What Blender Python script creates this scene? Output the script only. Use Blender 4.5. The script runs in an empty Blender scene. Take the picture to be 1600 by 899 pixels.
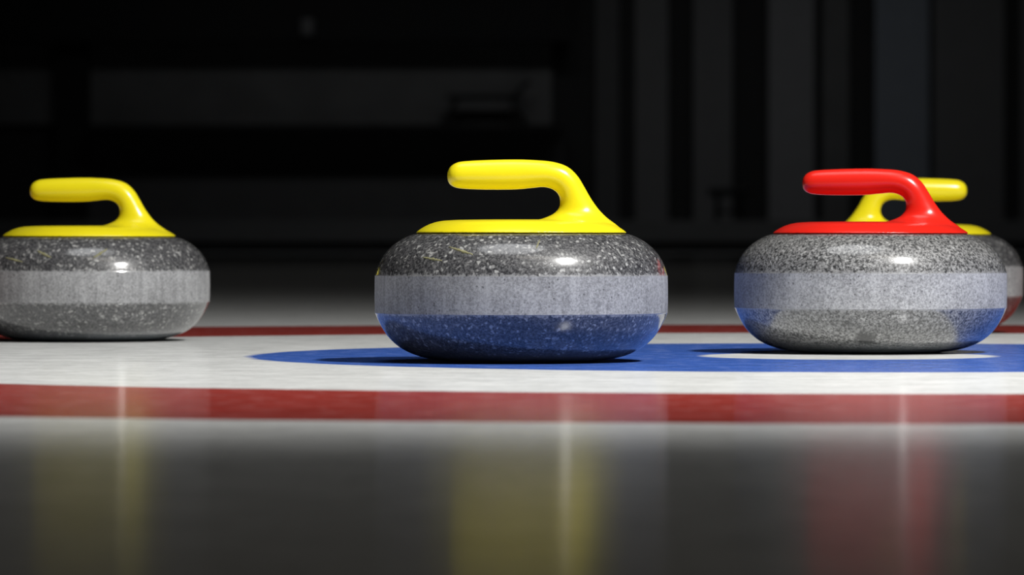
import bpy, bmesh, math, random
from mathutils import Vector, Matrix, noise

random.seed(7)
S = bpy.context.scene
COL = S.collection
PI = math.pi

# ------------------------------------------------------------------ camera
F_PX = 7611.0                 # focal length in pixels of the 1600 px wide frame
CAM_H = 0.119                 # eye height above the ice
HOR = 374.0                   # image row of the horizon
cd = bpy.data.cameras.new('camera')
cd.sensor_width = 36.0
cd.lens = F_PX / 1600.0 * 36.0
cam = bpy.data.objects.new('camera', cd)
COL.objects.link(cam)
cam.location = (0, 0, CAM_H)
cam.rotation_euler = (PI / 2 - math.atan((449.5 - HOR) / F_PX), 0, 0)
cd.clip_start = 0.1
cd.clip_end = 200
cd.dof.use_dof = True
cd.dof.focus_distance = 4.76
cd.dof.aperture_fstop = 12.5
S.camera = cam

# ------------------------------------------------------------------ view, world
S.view_settings.view_transform = 'Standard'
S.view_settings.look = 'None'
S.view_settings.gamma = 1.0
S.view_settings.use_curve_mapping = False
S.view_settings.exposure = 0.0
w = bpy.data.worlds.new('world')
w.use_nodes = True
w.node_tree.nodes['Background'].inputs[0].default_value = (0.6, 0.65, 0.75, 1)
w.node_tree.nodes['Background'].inputs[1].default_value = 0.0
S.world = w


def lamp(name, kind, loc, target, energy, color=(1, 1, 1), **kw):
    d = bpy.data.lights.new(name, kind)
    d.energy = energy
    d.color = color
    for k, v in kw.items():
        setattr(d, k, v)
    o = bpy.data.objects.new(name, d)
    COL.objects.link(o)
    o.location = loc
    o.rotation_euler = (Vector(target) - Vector(loc)).to_track_quat('-Z', 'Y').to_euler()
    return o


# the one strong lamp, hung low on the right in front of the house
AIM = Vector((0.10, 5.03, 0.0))
lamp('rink_spotlight', 'SPOT', (1.43, 3.39, 2.43), AIM, 600, (1.0, 0.985, 0.955),
     spot_size=math.radians(92), spot_blend=0.95, shadow_soft_size=0.125)
# added broad, soft fill right above the house, lifts the shadows on the ice
lamp('house_fill', 'SPOT', (-0.35, 4.7, 4.6), (-0.15, 4.6, 0), 175, (0.97, 0.985, 1.0),
     spot_size=math.radians(60), spot_blend=1.0, shadow_soft_size=1.2)
# added dim fills under the roof, lift the ice and the end wall
lamp('ceiling_fill', 'AREA', (1.0, 2.0, 5.8), (1.0, 2.2, 0), 13, (1.0, 0.93, 0.82), shape='RECTANGLE', size=2.5, size_y=1.2)
lamp('hall_fill', 'AREA', (0.0, 22.0, 6.0), (0.0, 23.0, 0), 14, (1.0, 0.98, 0.95), shape='RECTANGLE', size=8, size_y=20)
lamp('end_fill', 'AREA', (0.8, 39.6, 5.6), (0.8, 42.4, 0.0), 11, (0.95, 0.97, 1.0),
     shape='RECTANGLE', size=9, size_y=0.4, spread=math.radians(84))  # added fill, spread set so the end wall brightens towards its foot


# ------------------------------------------------------------------ node helpers
def new_mat(name):
    m = bpy.data.materials.new(name)
    m.use_nodes = True
    nt = m.node_tree
    return m, nt, nt.nodes['Principled BSDF']


def N(nt, t, **kw):
    n = nt.nodes.new(t)
    for k, v in kw.items():
        if k in n.inputs:
            n.inputs[k].default_value = v
        else:
            setattr(n, k, v)
    return n


def math_(nt, op, a, b=None, c=None, clamp=False):
    n = nt.nodes.new('ShaderNodeMath')
    n.operation = op
    n.use_clamp = clamp
    for i, v in enumerate((a, b, c)):
        if v is None:
            continue
        if isinstance(v, (int, float)):
            n.inputs[i].default_value = v
        else:
            nt.links.new(v, n.inputs[i])
    return n.outputs[0]


def mix(nt, fac, a, b, blend='MIX'):
    n = nt.nodes.new('ShaderNodeMix')
    n.data_type = 'RGBA'
    n.blend_type = blend
    for i, v in ((0, fac), (6, a), (7, b)):
        if isinstance(v, (int, float)):
            n.inputs[i].default_value = v
        elif isinstance(v, tuple):
            n.inputs[i].default_value = v if len(v) == 4 else (*v, 1)
        else:
            nt.links.new(v, n.inputs[i])
    return n.outputs[2]


def ramp(nt, fac, stops, interp='LINEAR'):
    n = nt.nodes.new('ShaderNodeValToRGB')
    n.color_ramp.interpolation = interp
    el = n.color_ramp.elements
    while len(el) < len(stops):
        el.new(0.5)
    for e, (p, c) in zip(el, stops):
        e.position = p
        e.color = (c, c, c, 1) if isinstance(c, (int, float)) else (*c, 1)
    nt.links.new(fac, n.inputs[0])
    return n.outputs[0]


def mapped(nt, scale=(1, 1, 1), coord='Object'):
    tc = nt.nodes.new('ShaderNodeTexCoord')
    mp = nt.nodes.new('ShaderNodeMapping')
    mp.inputs['Scale'].default_value = scale
    nt.links.new(tc.outputs[coord], mp.inputs[0])
    return mp.outputs[0]


def noise_t(nt, vec, scale, detail=3, rough=0.55):
    n = nt.nodes.new('ShaderNodeTexNoise')
    n.inputs['Scale'].default_value = scale
    n.inputs['Detail'].default_value = detail
    n.inputs['Roughness'].default_value = rough
    nt.links.new(vec, n.inputs['Vector'])
    return n.outputs['Fac']


def plain(name, color, rough=0.6, spec=0.3, var=0.15, scale=6.0):
    m, nt, p = new_mat(name)
    v = mapped(nt)
    n = noise_t(nt, v, scale, 3)
    c0 = tuple(x * (1 - var) for x in color)
    c1 = tuple(min(1, x * (1 + var)) for x in color)
    nt.links.new(mix(nt, n, c0, c1), p.inputs['Base Color'])
    p.inputs['Roughness'].default_value = rough
    p.inputs['Specular IOR Level'].default_value = spec
    return m


# ------------------------------------------------------------------ materials
def granite(name, dark, light, fine, fleck, fleck_amt, rough, spec, blotch=False):
    """polished speckled granite"""
    m, nt, p = new_mat(name)
    v = mapped(nt)
    base = noise_t(nt, v, fine, 4, 0.75)
    col = mix(nt, ramp(nt, base, [(0.42, 0.0), (0.60, 1.0)]), dark, light)
    # crystals: bright feldspar flecks of mixed size
    for sc, amt, th in ((fleck, fleck_amt, 0.42), (fleck * 0.5, fleck_amt, 0.26)):
        vo = nt.nodes.new('ShaderNodeTexVoronoi')
        vo.inputs['Scale'].default_value = sc
        wob = noise_t(nt, v, sc * 2.2, 2)
        nn = nt.nodes.new('ShaderNodeTexNoise')
        nn.inputs['Scale'].default_value = sc * 0.9
        nt.links.new(v, nn.inputs['Vector'])
        vm = nt.nodes.new('ShaderNodeVectorMath')
        vm.operation = 'MULTIPLY_ADD'
        nt.links.new(nn.outputs['Color'], vm.inputs[0])
        vm.inputs[1].default_value = (1.6 / sc,) * 3
        nt.links.new(v, vm.inputs[2])
        nt.links.new(vm.outputs[0], vo.inputs['Vector'])
        d = math_(nt, 'ADD', vo.outputs['Distance'], math_(nt, 'MULTIPLY', math_(nt, 'SUBTRACT', wob, 0.5), 0.45))
        sep = nt.nodes.new('ShaderNodeSeparateColor')
        nt.links.new(vo.outputs['Color'], sep.inputs[0])
        pick = math_(nt, 'GREATER_THAN', sep.outputs[0], 0.42)
        f = ramp(nt, d, [(th * 0.55, 1.0), (th * 1.15, 0.0)])
        f = math_(nt, 'MULTIPLY', math_(nt, 'MULTIPLY', f, pick), sep.outputs[1])
        col = mix(nt, math_(nt, 'MULTIPLY', f, amt, clamp=True), col, (0.42, 0.42, 0.41))
    # dark mica
    vo = nt.nodes.new('ShaderNodeTexVoronoi')
    vo.inputs['Scale'].default_value = fleck * 1.2
    mp2 = mapped(nt, (1.0, 1.0, 1.0))
    nt.links.new(mp2, vo.inputs['Vector'])
    sep = nt.nodes.new('ShaderNodeSeparateColor')
    nt.links.new(vo.outputs['Color'], sep.inputs[0])
    f = math_(nt, 'MULTIPLY', ramp(nt, vo.outputs['Distance'], [(0.2, 1.0), (0.4, 0.0)]),
              math_(nt, 'GREATER_THAN', sep.outputs[2], 0.7))
    col = mix(nt, math_(nt, 'MULTIPLY', f, 0.75), col, (0.025, 0.025, 0.027))
    if blotch:
        tc = nt.nodes.new('ShaderNodeTexCoord')
        vs = nt.nodes.new('ShaderNodeVectorMath')
        vs.operation = 'DISTANCE'
        nt.links.new(tc.outputs['Object'], vs.inputs[0])
        vs.inputs[1].default_value = blotch
        d = math_(nt, 'ADD', vs.outputs['Value'],
                  math_(nt, 'MULTIPLY', math_(nt, 'SUBTRACT', noise_t(nt, v, 350, 4, 0.8), 0.5), 0.028))
        col = mix(nt, ramp(nt, d, [(0.0075, 0.95), (0.0125, 0.0)]), col, (0.008, 0.008, 0.009))
    # frost gathered just above the ice
    tf = nt.nodes.new('ShaderNodeTexCoord')
    sf = nt.nodes.new('ShaderNodeSeparateXYZ')
    nt.links.new(tf.outputs['Object'], sf.inputs[0])
    hz = math_(nt, 'ADD', sf.outputs[2], math_(nt, 'MULTIPLY', math_(nt, 'SUBTRACT', noise_t(nt, v, 60, 3), 0.5), 0.006))
    col = mix(nt, ramp(nt, math_(nt, 'MULTIPLY', hz, 50.0), [(0.10, 0.9), (0.45, 0.2), (0.7, 0.0)]), col, (0.27, 0.30, 0.33))
    # ragged bruised crystals where the polish meets the dressed band
    tz = nt.nodes.new('ShaderNodeTexCoord')
    sz = nt.nodes.new('ShaderNodeSeparateXYZ')
    nt.links.new(tz.outputs['Object'], sz.inputs[0])
    dist = math_(nt, 'SUBTRACT', math_(nt, 'ABSOLUTE', math_(nt, 'SUBTRACT', sz.outputs[2], 0.0655)), 0.0182)
    edge = math_(nt, 'SUBTRACT', math_(nt, 'MULTIPLY', noise_t(nt, v, 260, 3, 0.7), 0.014), 0.0056)
    f = ramp(nt, math_(nt, 'MULTIPLY_ADD', math_(nt, 'SUBTRACT', edge, dist), 900, 0.5, clamp=True), [(0, 0.0), (1, 0.75)])
    col = mix(nt, f, col, (0.30, 0.305, 0.31))
    nt.links.new(col, p.inputs['Base Color'])
    p.inputs['Roughness'].default_value = rough
    p.inputs['Specular IOR Level'].default_value = spec
    p.inputs['Coat Weight'].default_value = 1.0
    p.inputs['Coat Roughness'].default_value = 0.13
    p.inputs['Coat IOR'].default_value = 1.65
    return m


def band_mat(name, lo, hi, streak):
    """matt, dressed striking band with vertical wear streaks and pits"""
    m, nt, p = new_mat(name)
    v = mapped(nt)
    vs = mapped(nt, (1, 1, 0.06))
    a = noise_t(nt, v, 420, 4, 0.8)
    b = noise_t(nt, vs, 120, 4, 0.65)
    c = noise_t(nt, v, 28, 3, 0.6)
    f = math_(nt, 'ADD', math_(nt, 'MULTIPLY', a, 1.2), math_(nt, 'MULTIPLY', b, streak))
    f = math_(nt, 'MULTIPLY', math_(nt, 'ADD', f, math_(nt, 'MULTIPLY', c, 0.4)), 0.5)
    tot = 0.5 * (1.2 + streak + 0.4)
    col = mix(nt, ramp(nt, f, [(tot / 2 - 0.085, 0.0), (tot / 2 + 0.085, 1.0)]), lo, hi)
    vo = nt.nodes.new('ShaderNodeTexVoronoi')
    vo.inputs['Scale'].default_value = 230
    nt.links.new(v, vo.inputs['Vector'])
    sep = nt.nodes.new('ShaderNodeSeparateColor')
    nt.links.new(vo.outputs['Color'], sep.inputs[0])
    pit = math_(nt, 'MULTIPLY', ramp(nt, vo.outputs['Distance'], [(0.14, 1.0), (0.30, 0.0)]),
                math_(nt, 'GREATER_THAN', sep.outputs[0], 0.80))
    col = mix(nt, math_(nt, 'MULTIPLY', pit, 0.75), col, (0.05, 0.05, 0.055))
    nt.links.new(col, p.inputs['Base Color'])
    p.inputs['Roughness'].default_value = 0.55
    p.inputs['Specular IOR Level'].default_value = 0.45
    bmp = nt.nodes.new('ShaderNodeBump')
    bmp.inputs['Strength'].default_value = 0.25
    bmp.inputs['Distance'].default_value = 0.0006
    nt.links.new(a, bmp.inputs['Height'])
    nt.links.new(bmp.outputs[0], p.inputs['Normal'])
    return m


def plastic(name, color):
    m, nt, p = new_mat(name)
    v = mapped(nt)
    n = noise_t(nt, v, 30, 3)
    nt.links.new(mix(nt, n, tuple(x * 0.95 for x in color), tuple(min(1, x * 1.04) for x in color)), p.inputs['Base Color'])
    p.inputs['Roughness'].default_value = 0.26
    p.inputs['Specular IOR Level'].default_value = 0.5
    n2 = noise_t(nt, v, 900, 2)
    bmp = nt.nodes.new('ShaderNodeBump')
    bmp.inputs['Strength'].default_value = 0.05
    bmp.inputs['Distance'].default_value = 0.0004
    nt.links.new(n2, bmp.inputs['Height'])
    nt.links.new(bmp.outputs[0], p.inputs['Normal'])
    return m


M_GRAN_A = granite('dark_granite', (0.018, 0.018, 0.021), (0.135, 0.135, 0.138), 430, 235, 1.0, 0.45, 0.4)
M_GRAN_B = granite('salt_and_pepper_granite', (0.022, 0.022, 0.023), (0.30, 0.30, 0.295), 360, 330, 1.0, 0.45, 0.4,
                   blotch=(-0.0134, -0.122, 0.0166))
M_BAND_A = band_mat('dressed_band', (0.17, 0.172, 0.178), (0.40, 0.405, 0.415), 0.45)
M_BAND_B = band_mat('dressed_band_pale', (0.18, 0.183, 0.19), (0.50, 0.505, 0.52), 0.2)
M_YELLOW = plastic('yellow_plastic', (0.82, 0.70, 0.013))
M_RED = plastic('red_plastic', (0.70, 0.018, 0.010))
M_GASKET_Y = plain('ochre_gasket', (0.10, 0.075, 0.01), 0.6)  # gasket rings; the shadow gap under the cap is put into this dark colour
M_GASKET_R = plain('maroon_gasket', (0.08, 0.01, 0.01), 0.6)
M_SCUFF = plain('yellow_scuff', (0.23, 0.22, 0.12), 0.7, var=0.35, scale=400)

RING = (0.342, 4.96)           # centre of the house on the ice


def ice_mat():
    m = bpy.data.materials.new('pebbled_ice')
    m.use_nodes = True
    nt = m.node_tree
    for n in list(nt.nodes):
        nt.nodes.remove(n)
    out = nt.nodes.new('ShaderNodeOutputMaterial')
    tc = nt.nodes.new('ShaderNodeTexCoord')
    mp = nt.nodes.new('ShaderNodeMapping')
    mp.inputs['Location'].default_value = (-RING[0], -RING[1], 0)
    nt.links.new(tc.outputs['Object'], mp.inputs[0])
    v = mp.outputs[0]
    sx = nt.nodes.new('ShaderNodeSeparateXYZ')
    nt.links.new(v, sx.inputs[0])
    r = math_(nt, 'SQRT', math_(nt, 'ADD', math_(nt, 'MULTIPLY', sx.outputs[0], sx.outputs[0]),
                                math_(nt, 'MULTIPLY', sx.outputs[1], sx.outputs[1])))
    wob = noise_t(nt, v, 14, 3)
    r = math_(nt, 'ADD', r, math_(nt, 'MULTIPLY', math_(nt, 'SUBTRACT', wob, 0.5), 0.012))

    def ring(a, b, e=0.006):
        u = ramp(nt, math_(nt, 'MULTIPLY_ADD', math_(nt, 'SUBTRACT', r, a), 1 / (2 * e), 0.5, clamp=True), [(0, 0.0), (1, 1.0)])
        d = ramp(nt, math_(nt, 'MULTIPLY_ADD', math_(nt, 'SUBTRACT', b, r), 1 / (2 * e), 0.5, clamp=True), [(0, 0.0), (1, 1.0)])
        return math_(nt, 'MULTIPLY', u, d)
    white = (0.80, 0.81, 0.80)
    # thin pale tee line under the ice
    tee = math_(nt, 'LESS_THAN', math_(nt, 'ABSOLUTE', sx.outputs[1]), 0.006)
    col = mix(nt, math_(nt, 'MULTIPLY', tee, 0.22), white, (0.30, 0.31, 0.34))
    col = mix(nt, math_(nt, 'MULTIPLY', ring(0.15, 0.61), 0.97), col, (0.030, 0.115, 0.50))
    col = mix(nt, math_(nt, 'MULTIPLY', ring(1.22, 1.83), 0.97), col, (0.33, 0.018, 0.009))
    # frost, sweeping streaks and pebble mottling
    vs = nt.nodes.new('ShaderNodeMapping')
    vs.inputs['Scale'].default_value = (1.0, 0.45, 1)
    nt.links.new(v, vs.inputs[0])
    f1 = noise_t(nt, vs.outputs[0], 46, 5, 0.7)
    f2 = noise_t(nt, v, 15, 5, 0.65)
    f3 = noise_t(nt, v, 170, 3, 0.7)
    mot = math_(nt, 'ADD', math_(nt, 'MULTIPLY', f1, 0.35), math_(nt, 'ADD', math_(nt, 'MULTIPLY', f2, 0.5), math_(nt, 'MULTIPLY', f3, 0.3)))
    g = ramp(nt, mot, [(0.44, 0.70), (0.68, 1.0)])
    col = mix(nt, 1.0, col, g, 'MULTIPLY')
    fr = ramp(nt, f1, [(0.50, 0.0), (0.80, 0.13)])
    col = mix(nt, fr, col, (0.78, 0.80, 0.82))
    dif = nt.nodes.new('ShaderNodeBsdfDiffuse')
    nt.links.new(col, dif.inputs[0])
    gl = nt.nodes.new('ShaderNodeBsdfGlossy')
    gl.distribution = 'GGX'
    gl.inputs['Roughness'].default_value = 0.13
    gl.inputs['Color'].default_value = (0.97, 0.985, 1.0, 1)
    fre = nt.nodes.new('ShaderNodeFresnel')
    fre.inputs['IOR'].default_value = 1.31
    fac = math_(nt, 'MULTIPLY', fre.outputs[0], ICE_GLOSS, clamp=True)
    mx = nt.nodes.new('ShaderNodeMixShader')
    nt.links.new(fac, mx.inputs[0])
    nt.links.new(dif.outputs[0], mx.inputs[1])
    nt.links.new(gl.outputs[0], mx.inputs[2])
    nt.links.new(mx.outputs[0], out.inputs[0])
    return m


ICE_GLOSS = 0.45
M_ICE = ice_mat()
M_WALL = plain('black_wall', (0.030, 0.030, 0.030), 0.8)
M_WALL_DIM = plain('charcoal_board', (0.14, 0.14, 0.138), 0.7, var=0.3, scale=2.5)
M_BLACK = plain('black_paint', (0.012, 0.012, 0.012), 0.7)
M_PANEL = plain('grey_panel', (0.16, 0.16, 0.16), 0.7, var=0.1)
M_PANEL_L = plain('pale_grey_panel', (0.24, 0.24, 0.245), 0.7, var=0.1)
M_PANEL_B = plain('blue_grey_panel', (0.24, 0.265, 0.30), 0.7, var=0.1)
M_BUMPER = plain('dark_bumper', (0.10, 0.10, 0.10), 0.8)
M_CONC = plain('concrete', (0.10, 0.10, 0.10), 0.8)


# ------------------------------------------------------------------ mesh helpers
def link(name, bm, mat, parent=None, smooth=True, sharp=None):
    me = bpy.data.meshes.new(name)
    bm.normal_update()
    bm.to_mesh(me)
    bm.free()
    me.materials.append(mat)
    for p in me.polygons:
        p.use_smooth = smooth
    if sharp:
        me.set_sharp_from_angle(angle=math.radians(sharp))
    o = bpy.data.objects.new(name, me)
    COL.objects.link(o)
    o.parent = parent
    return o


def box(bm, x0, x1, y0, y1, z0, z1, bev=0.0):
    r = bmesh.ops.create_cube(bm, size=1.0)
    for vt in r['verts']:
        vt.co = Vector(((x0 + x1) / 2 + vt.co.x * (x1 - x0), (y0 + y1) / 2 + vt.co.y * (y1 - y0), (z0 + z1) / 2 + vt.co.z * (z1 - z0)))
    if bev:
        es = list({e for vt in r['verts'] for e in vt.link_edges})
        bmesh.ops.bevel(bm, geom=es, offset=bev, segments=2, affect='EDGES', profile=0.6)


def structure(name, mat, *boxes, bev=0.0):
    bm = bmesh.new()
    for b in boxes:
        box(bm, *b, bev=bev)
    o = link(name, bm, mat, smooth=False)
    o['kind'] = 'structure'
    return o


def lathe(bm, prof, n=160):
    rings = []
    for r, z in prof:
        if r < 1e-6:
            rings.append([bm.verts.new((0, 0, z))])
        else:
            rings.append([bm.verts.new((r * math.cos(2 * PI * i / n), r * math.sin(2 * PI * i / n), z)) for i in range(n)])
    for a, b in zip(rings, rings[1:]):
        for i in range(n):
            j = (i + 1) % n
            if len(a) == 1 and len(b) == 1:
                continue
            if len(a) == 1:
                bm.faces.new((a[0], b[j], b[i]))
            elif len(b) == 1:
                bm.faces.new((a[i], a[j], b[0]))
            else:
                bm.faces.new((a[i], a[j], b[j], b[i]))
    bmesh.ops.recalc_face_normals(bm, faces=bm.faces)


def spline(pts, k):
    """Catmull-Rom through the tuples"""
    out = []
    P = [pts[0]] + list(pts) + [pts[-1]]
    for i in range(1, len(P) - 2):
        for s in range(k):
            t = s / k
            out.append(tuple(0.5 * (2 * b + (c - a) * t + (2 * a - 5 * b + 4 * c - d) * t * t + (3 * b - a - 3 * c + d) * t ** 3)
                             for a, b, c, d in zip(P[i - 1], P[i], P[i + 1], P[i + 2])))
    out.append(tuple(pts[-1]))
    return out


# ------------------------------------------------------------------ the room
ice_bm = bmesh.new()
box(ice_bm, -9, 9, -4, 42, -0.08, 0)
ice = link('floor', ice_bm, M_ICE, smooth=False)
ice['kind'] = 'structure'
structure('wall_back', M_WALL, (-9.2, 9.2, 43.6, 43.9, -0.08, 6.2))
structure('wall_front', M_WALL, (-9.2, 9.2, -4.3, -4.0, -0.08, 6.2))
structure('wall_left', M_WALL, (-9.3, -9.0, -4.0, 43.6, -0.08, 6.2))
structure('wall_right', M_WALL, (9.0, 9.3, -4.0, 43.6, -0.08, 6.2))
structure('ceiling', M_WALL, (-9.3, 9.3, -4.3, 43.9, 6.2, 6.4))

# raised walkway behind the far end of the sheet, its kick board facing the ice
WK = 0.27
structure('trim_1', M_CONC, (-9, 9, 42.12, 43.6, -0.08, WK))
structure('trim_2', M_BUMPER, (-9, 9, 42.0, 42.12, 0.10, WK + 0.01), bev=0.008)
structure('trim_3', M_BLACK, (-9, 9, 42.02, 42.12, -0.08, 0.10))

WY = 43.6
PXM = WY / F_PX


def wx(px):
    return (px - 800) * PXM


def wz(py):
    return CAM_H + (HOR - py) * PXM


# left half: black header, charcoal boards between posts, counter ledge and lower boarding
structure('trim_4', M_BLACK, (-9, wx(890), WY - 0.30, WY, wz(66), wz(66) + 1.2))
structure('trim_5', M_WALL_DIM, (-9, wx(86), WY - 0.05, WY, wz(195), wz(66)))
structure('trim_6', M_WALL_DIM, (wx(142), wx(862), WY - 0.05, WY, wz(195), wz(66)))
structure('trim_7', M_BLACK, (wx(88), wx(140), WY - 0.16, WY, WK, wz(66)))
structure('trim_8', M_BLACK, (wx(140), wx(880), WY - 0.42, WY, wz(206), wz(197)), bev=0.008)
structure('trim_9', M_BUMPER, (wx(140), wx(880), WY - 0.08, WY, WK, wz(206)))
# right half: upright panels standing proud of the black wall
for i, (a, b, mt, dep) in enumerate((
        (930, 967, M_CONC, 0.06), (992, 1044, M_PANEL, 0.06), (1083, 1144, M_PANEL, 0.08), (1200, 1271, M_PANEL_L, 0.08),
        (1285, 1326, M_WALL_DIM, 0.05), (1366, 1450, M_PANEL_B, 0.10), (1458, 1568, M_PANEL, 0.06), (1594, 1680, M_PANEL, 0.06))):
    structure('trim_%d' % (10 + i), mt, (wx(a), wx(b), WY - dep, WY, WK, 4.6), bev=0.01)


# ------------------------------------------------------------------ things at the end wall
def thing(name, label, cat, loc, rz=0.0, group=None):
    o = bpy.data.objects.new(name, None)
    o.empty_display_size = 0.1
    COL.objects.link(o)
    o.location = loc
    o.rotation_euler = (0, 0, rz)
    o['label'] = label
    o['category'] = cat
    if group:
        o['group'] = group
    return o


def bar(bm, a, b, r, n=10):
    a, b = Vector(a), Vector(b)
    d = b - a
    q = d.to_track_quat('Z', 'Y').to_matrix().to_4x4()
    bmesh.ops.create_cone(bm, cap_ends=True, segments=n, radius1=r, radius2=r, depth=d.length,
                          matrix=Matrix.Translation((a + b) / 2) @ q)


st = thing('step_stool', 'low black stool standing against the grey upright panels at the dark end wall', 'stool',
           (wx(1137), WY - 0.55, WK))
bm = bmesh.new(); box(bm, -0.20, 0.18, -0.14, 0.14, 0.235, 0.30, bev=0.02); link('seat', bm, M_BLACK, st, smooth=False)
for lx, ly, ex, ey in ((-0.11, -0.10, -0.12, -0.11), (-0.11, 0.10, -0.12, 0.11), (0.08, -0.10, 0.12, -0.11), (0.08, 0.10, 0.12, 0.11)):
    bm = bmesh.new(); bar(bm, (lx, ly, 0.24), (ex, ey, 0.0), 0.022); link('leg', bm, M_BLACK, st, sharp=40)
bm = bmesh.new(); bar(bm, (-0.115, 0, 0.09), (0.105, 0, 0.09), 0.012)
bar(bm, (-0.118, -0.106, 0.09), (-0.118, 0.106, 0.09), 0.012); bar(bm, (0.107, -0.106, 0.09), (0.107, 0.106, 0.09), 0.012)
link('stretcher', bm, M_BLACK, st, sharp=40)

tr = thing('folding_stand', 'black folding stand with splayed legs on the ledge of the dark end wall', 'stand',
           (wx(757), WY - 0.20, wz(197)))
bm = bmesh.new(); box(bm, -0.34, 0.34, -0.03, 0.03, 0.225, 0.275, bev=0.01); link('top_rail', bm, M_BLACK, tr, smooth=False)
for sx_ in (-1, 1):
    for sy_ in (-1, 1):
        bm = bmesh.new(); bar(bm, (sx_ * 0.24, sy_ * 0.02, 0.235), (sx_ * 0.37, sy_ * 0.10, 0.014), 0.022); link('leg', bm, M_BLACK, tr, sharp=40)
bm = bmesh.new(); bar(bm, (0.26, 0, 0.26), (0.40, 0, 0.40), 0.02); link('support_arm', bm, M_BLACK, tr, sharp=40)

bx = thing('wall_box', 'small pale box fixed high on the black header of the dark end wall', 'box', (wx(483), WY - 0.30, wz(58)))
bm = bmesh.new(); box(bm, -0.055, 0.055, -0.05, 0.0, 0.0, 0.15, bev=0.01); link('housing', bm, M_PANEL, bx, smooth=False)
bm = bmesh.new(); box(bm, -0.035, 0.035, -0.058, -0.049, 0.03, 0.12, bev=0.003); link('cover', bm, M_PANEL, bx, smooth=False)

# ------------------------------------------------------------------ the curling stone
U = 0.285 / 457.0              # metres per pixel measured on the middle stone
Y0 = 564.7                     # row of the ice under that stone


def zz(y):
    return (Y0 - y) * U


# right-hand outline of the granite (radius px, row)
up = [(160, 365.6), (168, 366.2), (178, 369.6), (190.5, 376.2), (203, 385.6), (215, 399.0), (222.5, 412.5), (226.3, 423), (228.2, 429.5)]
R_TOP = [(r * U, zz(y)) for r, y in spline(up, 4)]
BAND_T, BAND_B = zz(430.5), zz(489.0)
lo = [(228.2, 489.5), (226.5, 494), (222.7, 502), (215, 516), (204.5, 530), (189.5, 543), (174, 551.3), (158, 557), (140, 561.2), (122, 563.4)]
R_LOW = [(r * U, zz(y)) for r, y in spline(lo, 4)]


def make_body_meshes(mg, mb):
    bm = bmesh.new()
    prof = [(0.0, zz(366.0)), (0.05, zz(366.0)), (0.09, zz(365.7))] + R_TOP + [(228.6 * U, BAND_T), (226.5 * U, BAND_T - 0.0002)]
    prof += [(226.5 * U, BAND_B + 0.0002), (228.6 * U, BAND_B)] + R_LOW + [(0.0735, 0.0003), (0.0715, 0.0), (0.0600, 0.0), (0.056, 0.0035), (0.03, 0.005), (0, 0.005)]
    lathe(bm, prof, 192)
    body = link('granite_body', bm, mg, sharp=35)
    bm = bmesh.new()
    R = 228.6 * U
    n = 8
    prof = [(226.4 * U, BAND_T - 0.0001), (R, BAND_T)]
    prof += [(R + 0.0003 * math.sin(PI * k / n), BAND_T + (BAND_B - BAND_T) * k / n) for k in range(1, n)]
    prof += [(R, BAND_B), (226.4 * U, BAND_B + 0.0001)]
    lathe(bm, prof, 192)
    band = link('striking_band', bm, mb, sharp=35)
    return body, band


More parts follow.
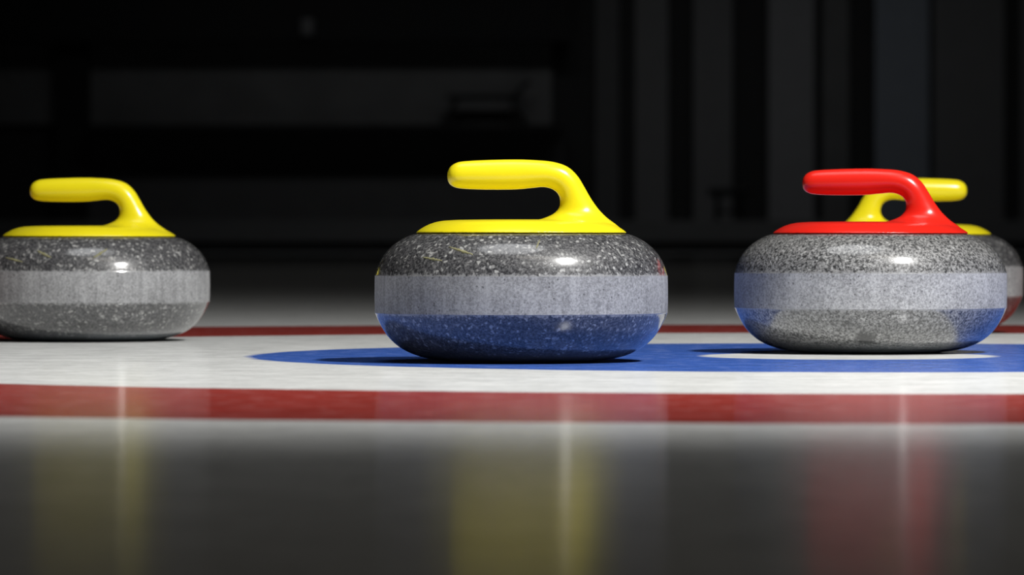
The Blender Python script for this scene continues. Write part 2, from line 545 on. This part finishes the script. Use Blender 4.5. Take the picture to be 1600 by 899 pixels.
def make_handle_meshes(mat):
    """one moulded surface, then cut into cap and grip"""
    Z8 = 4.28

    def px(X, Y):
        return ((640 + X / Z8 - 814.5) * U, zz(230 + Y / Z8))
    sec = [((251.5, 190), (251.5, 194), 0.0006), ((255, 165), (255, 222), 0.0042), ((266, 140), (266, 245), 0.0078), ((290, 116), (290, 264), 0.0108),
           ((345, 96), (345, 278), 0.0128), ((500, 86), (500, 285), 0.0136), ((700, 82), (700, 284), 0.0136), ((840, 86), (820, 274), 0.0134),
           ((960, 98), (895, 268), 0.0132), ((1055, 130), (950, 280), 0.0130), ((1122, 190), (988, 308), 0.0128), ((1172, 270), (1005, 350), 0.0126),
           ((1215, 345), (1000, 400), 0.0132), ((1265, 415), (965, 443), 0.0150), ((1322, 473), (910, 470), 0.0215), ((1385, 520), (845, 495), 0.036),
           ((1425, 560), (800, 545), 0.046)]
    rows = [(*px(*a), *px(*b), h) for a, b, h in sec]
    rows = spline(rows, 6)
    bm = bmesh.new()
    rings = []
    n = 40
    for ax, az, bx_, bz, h in rows:
        c = Vector(((ax + bx_) / 2, 0, (az + bz) / 2))
        u = Vector(((ax - bx_) / 2, 0, (az - bz) / 2))
        ring = []
        for i in range(n):
            t = 2 * PI * i / n
            cs, sn = math.cos(t), math.sin(t)
            ring.append(bm.verts.new(c + u * cs + Vector((0, h * sn, 0))))
        rings.append(ring)
    for a, b in zip(rings, rings[1:]):
        for i in range(n):
            j = (i + 1) % n
            bm.faces.new((a[i], a[j], b[j], b[i]))
    bm.faces.new(rings[0])
    bm.faces.new(rings[-1])
    bmesh.ops.recalc_face_normals(bm, faces=bm.faces)
    # round cap lying on the stone
    b2 = bmesh.new()
    zb = zz(364.6)
    prof = [(0, zb), (163.8 * U, zb), (164.6 * U, zb + 0.0006), (163.3 * U, zz(362.2)), (158 * U, zz(358.3)), (151.5 * U, zz(354.3)), (144 * U, zz(350.6)),
            (134 * U, zz(347.2)), (122 * U, zz(345.0)), (100 * U, zz(343.8)), (60 * U, zz(343.2)), (0, zz(343.0))]
    lathe(b2, prof, 128)
    tmp = bpy.data.meshes.new('t')
    b2.to_mesh(tmp)
    bm.from_mesh(tmp)
    b2.free()
    bpy.data.meshes.remove(tmp)
    o = link('moulding', bm, mat)
    md = o.modifiers.new('r', 'REMESH')
    md.mode = 'VOXEL'
    md.voxel_size = 0.00115
    md.use_smooth_shade = True
    sm = o.modifiers.new('s', 'SMOOTH')
    sm.factor = 0.6
    sm.iterations = 9
    dg = bpy.context.evaluated_depsgraph_get()
    me = bpy.data.meshes.new_from_object(o.evaluated_get(dg))
    bpy.data.objects.remove(o)
    nrm = [v.vector.copy() for v in me.vertex_normals]
    zcut = zz(340.6)
    parts = []
    for name, test in (('cap', lambda c: c.z <= zcut), ('grip', lambda c: c.z > zcut)):
        vmap, vs, ns, fs = {}, [], [], []
        for p in me.polygons:
            if test(p.center):
                f = []
                for vi in p.vertices:
                    if vi not in vmap:
                        vmap[vi] = len(vs)
                        vs.append(me.vertices[vi].co.copy())
                        ns.append(nrm[vi])
                    f.append(vmap[vi])
                fs.append(f)
        m2 = bpy.data.meshes.new(name)
        m2.from_pydata(vs, [], fs)
        m2.materials.append(mat)
        for p in m2.polygons:
            p.use_smooth = True
        m2.normals_split_custom_set_from_vertices(ns)
        o2 = bpy.data.objects.new(name, m2)
        COL.objects.link(o2)
        parts.append(o2)
    bpy.data.meshes.remove(me)
    return parts


def gasket_mesh(mat):
    bm = bmesh.new()
    a, b = zz(366.0) + 0.0001, zz(364.6) + 0.0003
    lathe(bm, [(0.05, a), (161.5 * U, a), (162.5 * U, (a + b) / 2), (161.5 * U, b), (0.05, b)], 128)
    return link('gasket', bm, mat, sharp=40)


def surf(z):
    """radius and outward slope of the upper granite at height z"""
    for (r0, z0), (r1, z1) in zip(R_TOP, R_TOP[1:]):
        if z0 >= z >= z1 and z0 > z1:
            t = (z0 - z) / (z0 - z1)
            return r0 + (r1 - r0) * t
    return R_TOP[-1][0]


def scuff_mesh(px0, y0, px1, y1, wd, k=1.0, seed=0):
    """a ragged chip line lying on the upper granite; offsets in px of the middle stone seen face on"""
    rnd = random.Random(seed)
    bm = bmesh.new()
    a, b = [], []
    n = 14
    for i in range(n + 1):
        t = i / n
        px_ = (px0 + (px1 - px0) * t) * k
        y_ = y0 + (y1 - y0) * t + rnd.uniform(-0.6, 0.6)
        w_ = wd * (0.25 + 0.75 * math.sin(PI * min(1, max(0, t * 0.9 + 0.05)))) * rnd.uniform(0.6, 1.2)
        for lst, s in ((a, -1), (b, 1)):
            z = zz(y_ + s * w_ / 2)
            r = surf(z)
            ph = math.asin(max(-0.95, min(0.95, px_ * U / r)))
            nr = Vector((math.sin(ph), -math.cos(ph), 0.9)).normalized()
            lst.append(bm.verts.new(Vector((r * math.sin(ph), -r * math.cos(ph), z)) + nr * 0.00018))
    for i in range(n):
        bm.faces.new((a[i], b[i], b[i + 1], a[i + 1]))
    r = bmesh.ops.extrude_face_region(bm, geom=list(bm.faces))
    for g in r['geom']:
        if isinstance(g, bmesh.types.BMVert):
            g.co += Vector((g.co.x, g.co.y, 0.05)).normalized() * -0.0005
    bmesh.ops.recalc_face_normals(bm, faces=bm.faces)
    return link('paint_scuff', bm, M_SCUFF)


bodyA, bandA = make_body_meshes(M_GRAN_A, M_BAND_A)
capY, gripY = make_handle_meshes(M_YELLOW)
gaskY = gasket_mesh(M_GASKET_Y)


def fresh(o, mat=None):
    c = o.copy()
    if mat:
        c.data = o.data.copy()
        c.data.materials[0] = mat
    COL.objects.link(c)
    return c


used = set()


def take(o, mat=None):
    """the source itself the first time, a copy after that"""
    if o.name not in used and mat is None:
        used.add(o.name)
        return o
    return fresh(o, mat)


def stone(label, X, Y, hrot, brot, mats=(None, None, None, None), zs=1.0, hs=1.0, ws=1.0):
    t = thing('curling_stone', label, 'curling stone', (X, Y, 0), 0, 'curling stones standing in the house')
    t.scale = (ws, ws, zs)
    zt = zz(366.0)
    for src, mt, rz in ((bodyA, mats[0], brot), (bandA, mats[1], brot), (gaskY, mats[3], hrot)):
        c = take(src, mt)
        c.parent = t
        c.rotation_euler = (0, 0, rz)
    cap = take(capY, mats[2])
    cap.parent = t
    cap.rotation_euler = (0, 0, hrot)
    cap.scale = (1, 1, hs)
    cap.location = (0, 0, zt * (1 - hs))
    g = take(gripY, mats[2])
    g.parent = cap
    return t


s_mid = stone('largest curling stone, dark granite with bright yellow handle, in the middle on the blue ring',
              0.0090, 4.746, 0.0, 0.4)
s_left = stone('dim yellow-handled curling stone on the white ice, cut off by the left edge',
               -0.4955, 5.708, math.radians(-10), 2.1, zs=0.977, hs=0.985, ws=0.989)
s_red = stone('speckled curling stone with the only red handle, on the white button of the house',
              0.3763, 5.115, math.radians(-12), 0.0, (M_GRAN_B, M_BAND_B, M_RED, M_GASKET_R), hs=0.953)
s_rear = stone('rearmost curling stone, yellow grip pointing right, mostly hidden behind the red-handled stone',
               0.5067, 6.197, PI, 4.0)

# chipped handle paint on the two yellow-handled stones, pixels from the axis of each stone
for s, k, lst in ((s_mid, 1.0, ((-111, 385.5, -74, 397, 4.2), (-151, 401.5, -121, 407, 4.0), (22, 388, 28, 375, 6.0))),
                  (s_left, 457 / 376.0, ((-117, 404, -88, 412, 4.2), (-66, 391, -43, 404, 6.0), (22, 404, 42, 388, 6.0)))):
    for q, (a, b, c, d, wd) in enumerate(lst):
        o = scuff_mesh(a * k, b, c * k, d, wd, 1.0, q)
        o.parent = s
        o['label'] = 'yellowish paint scuff'
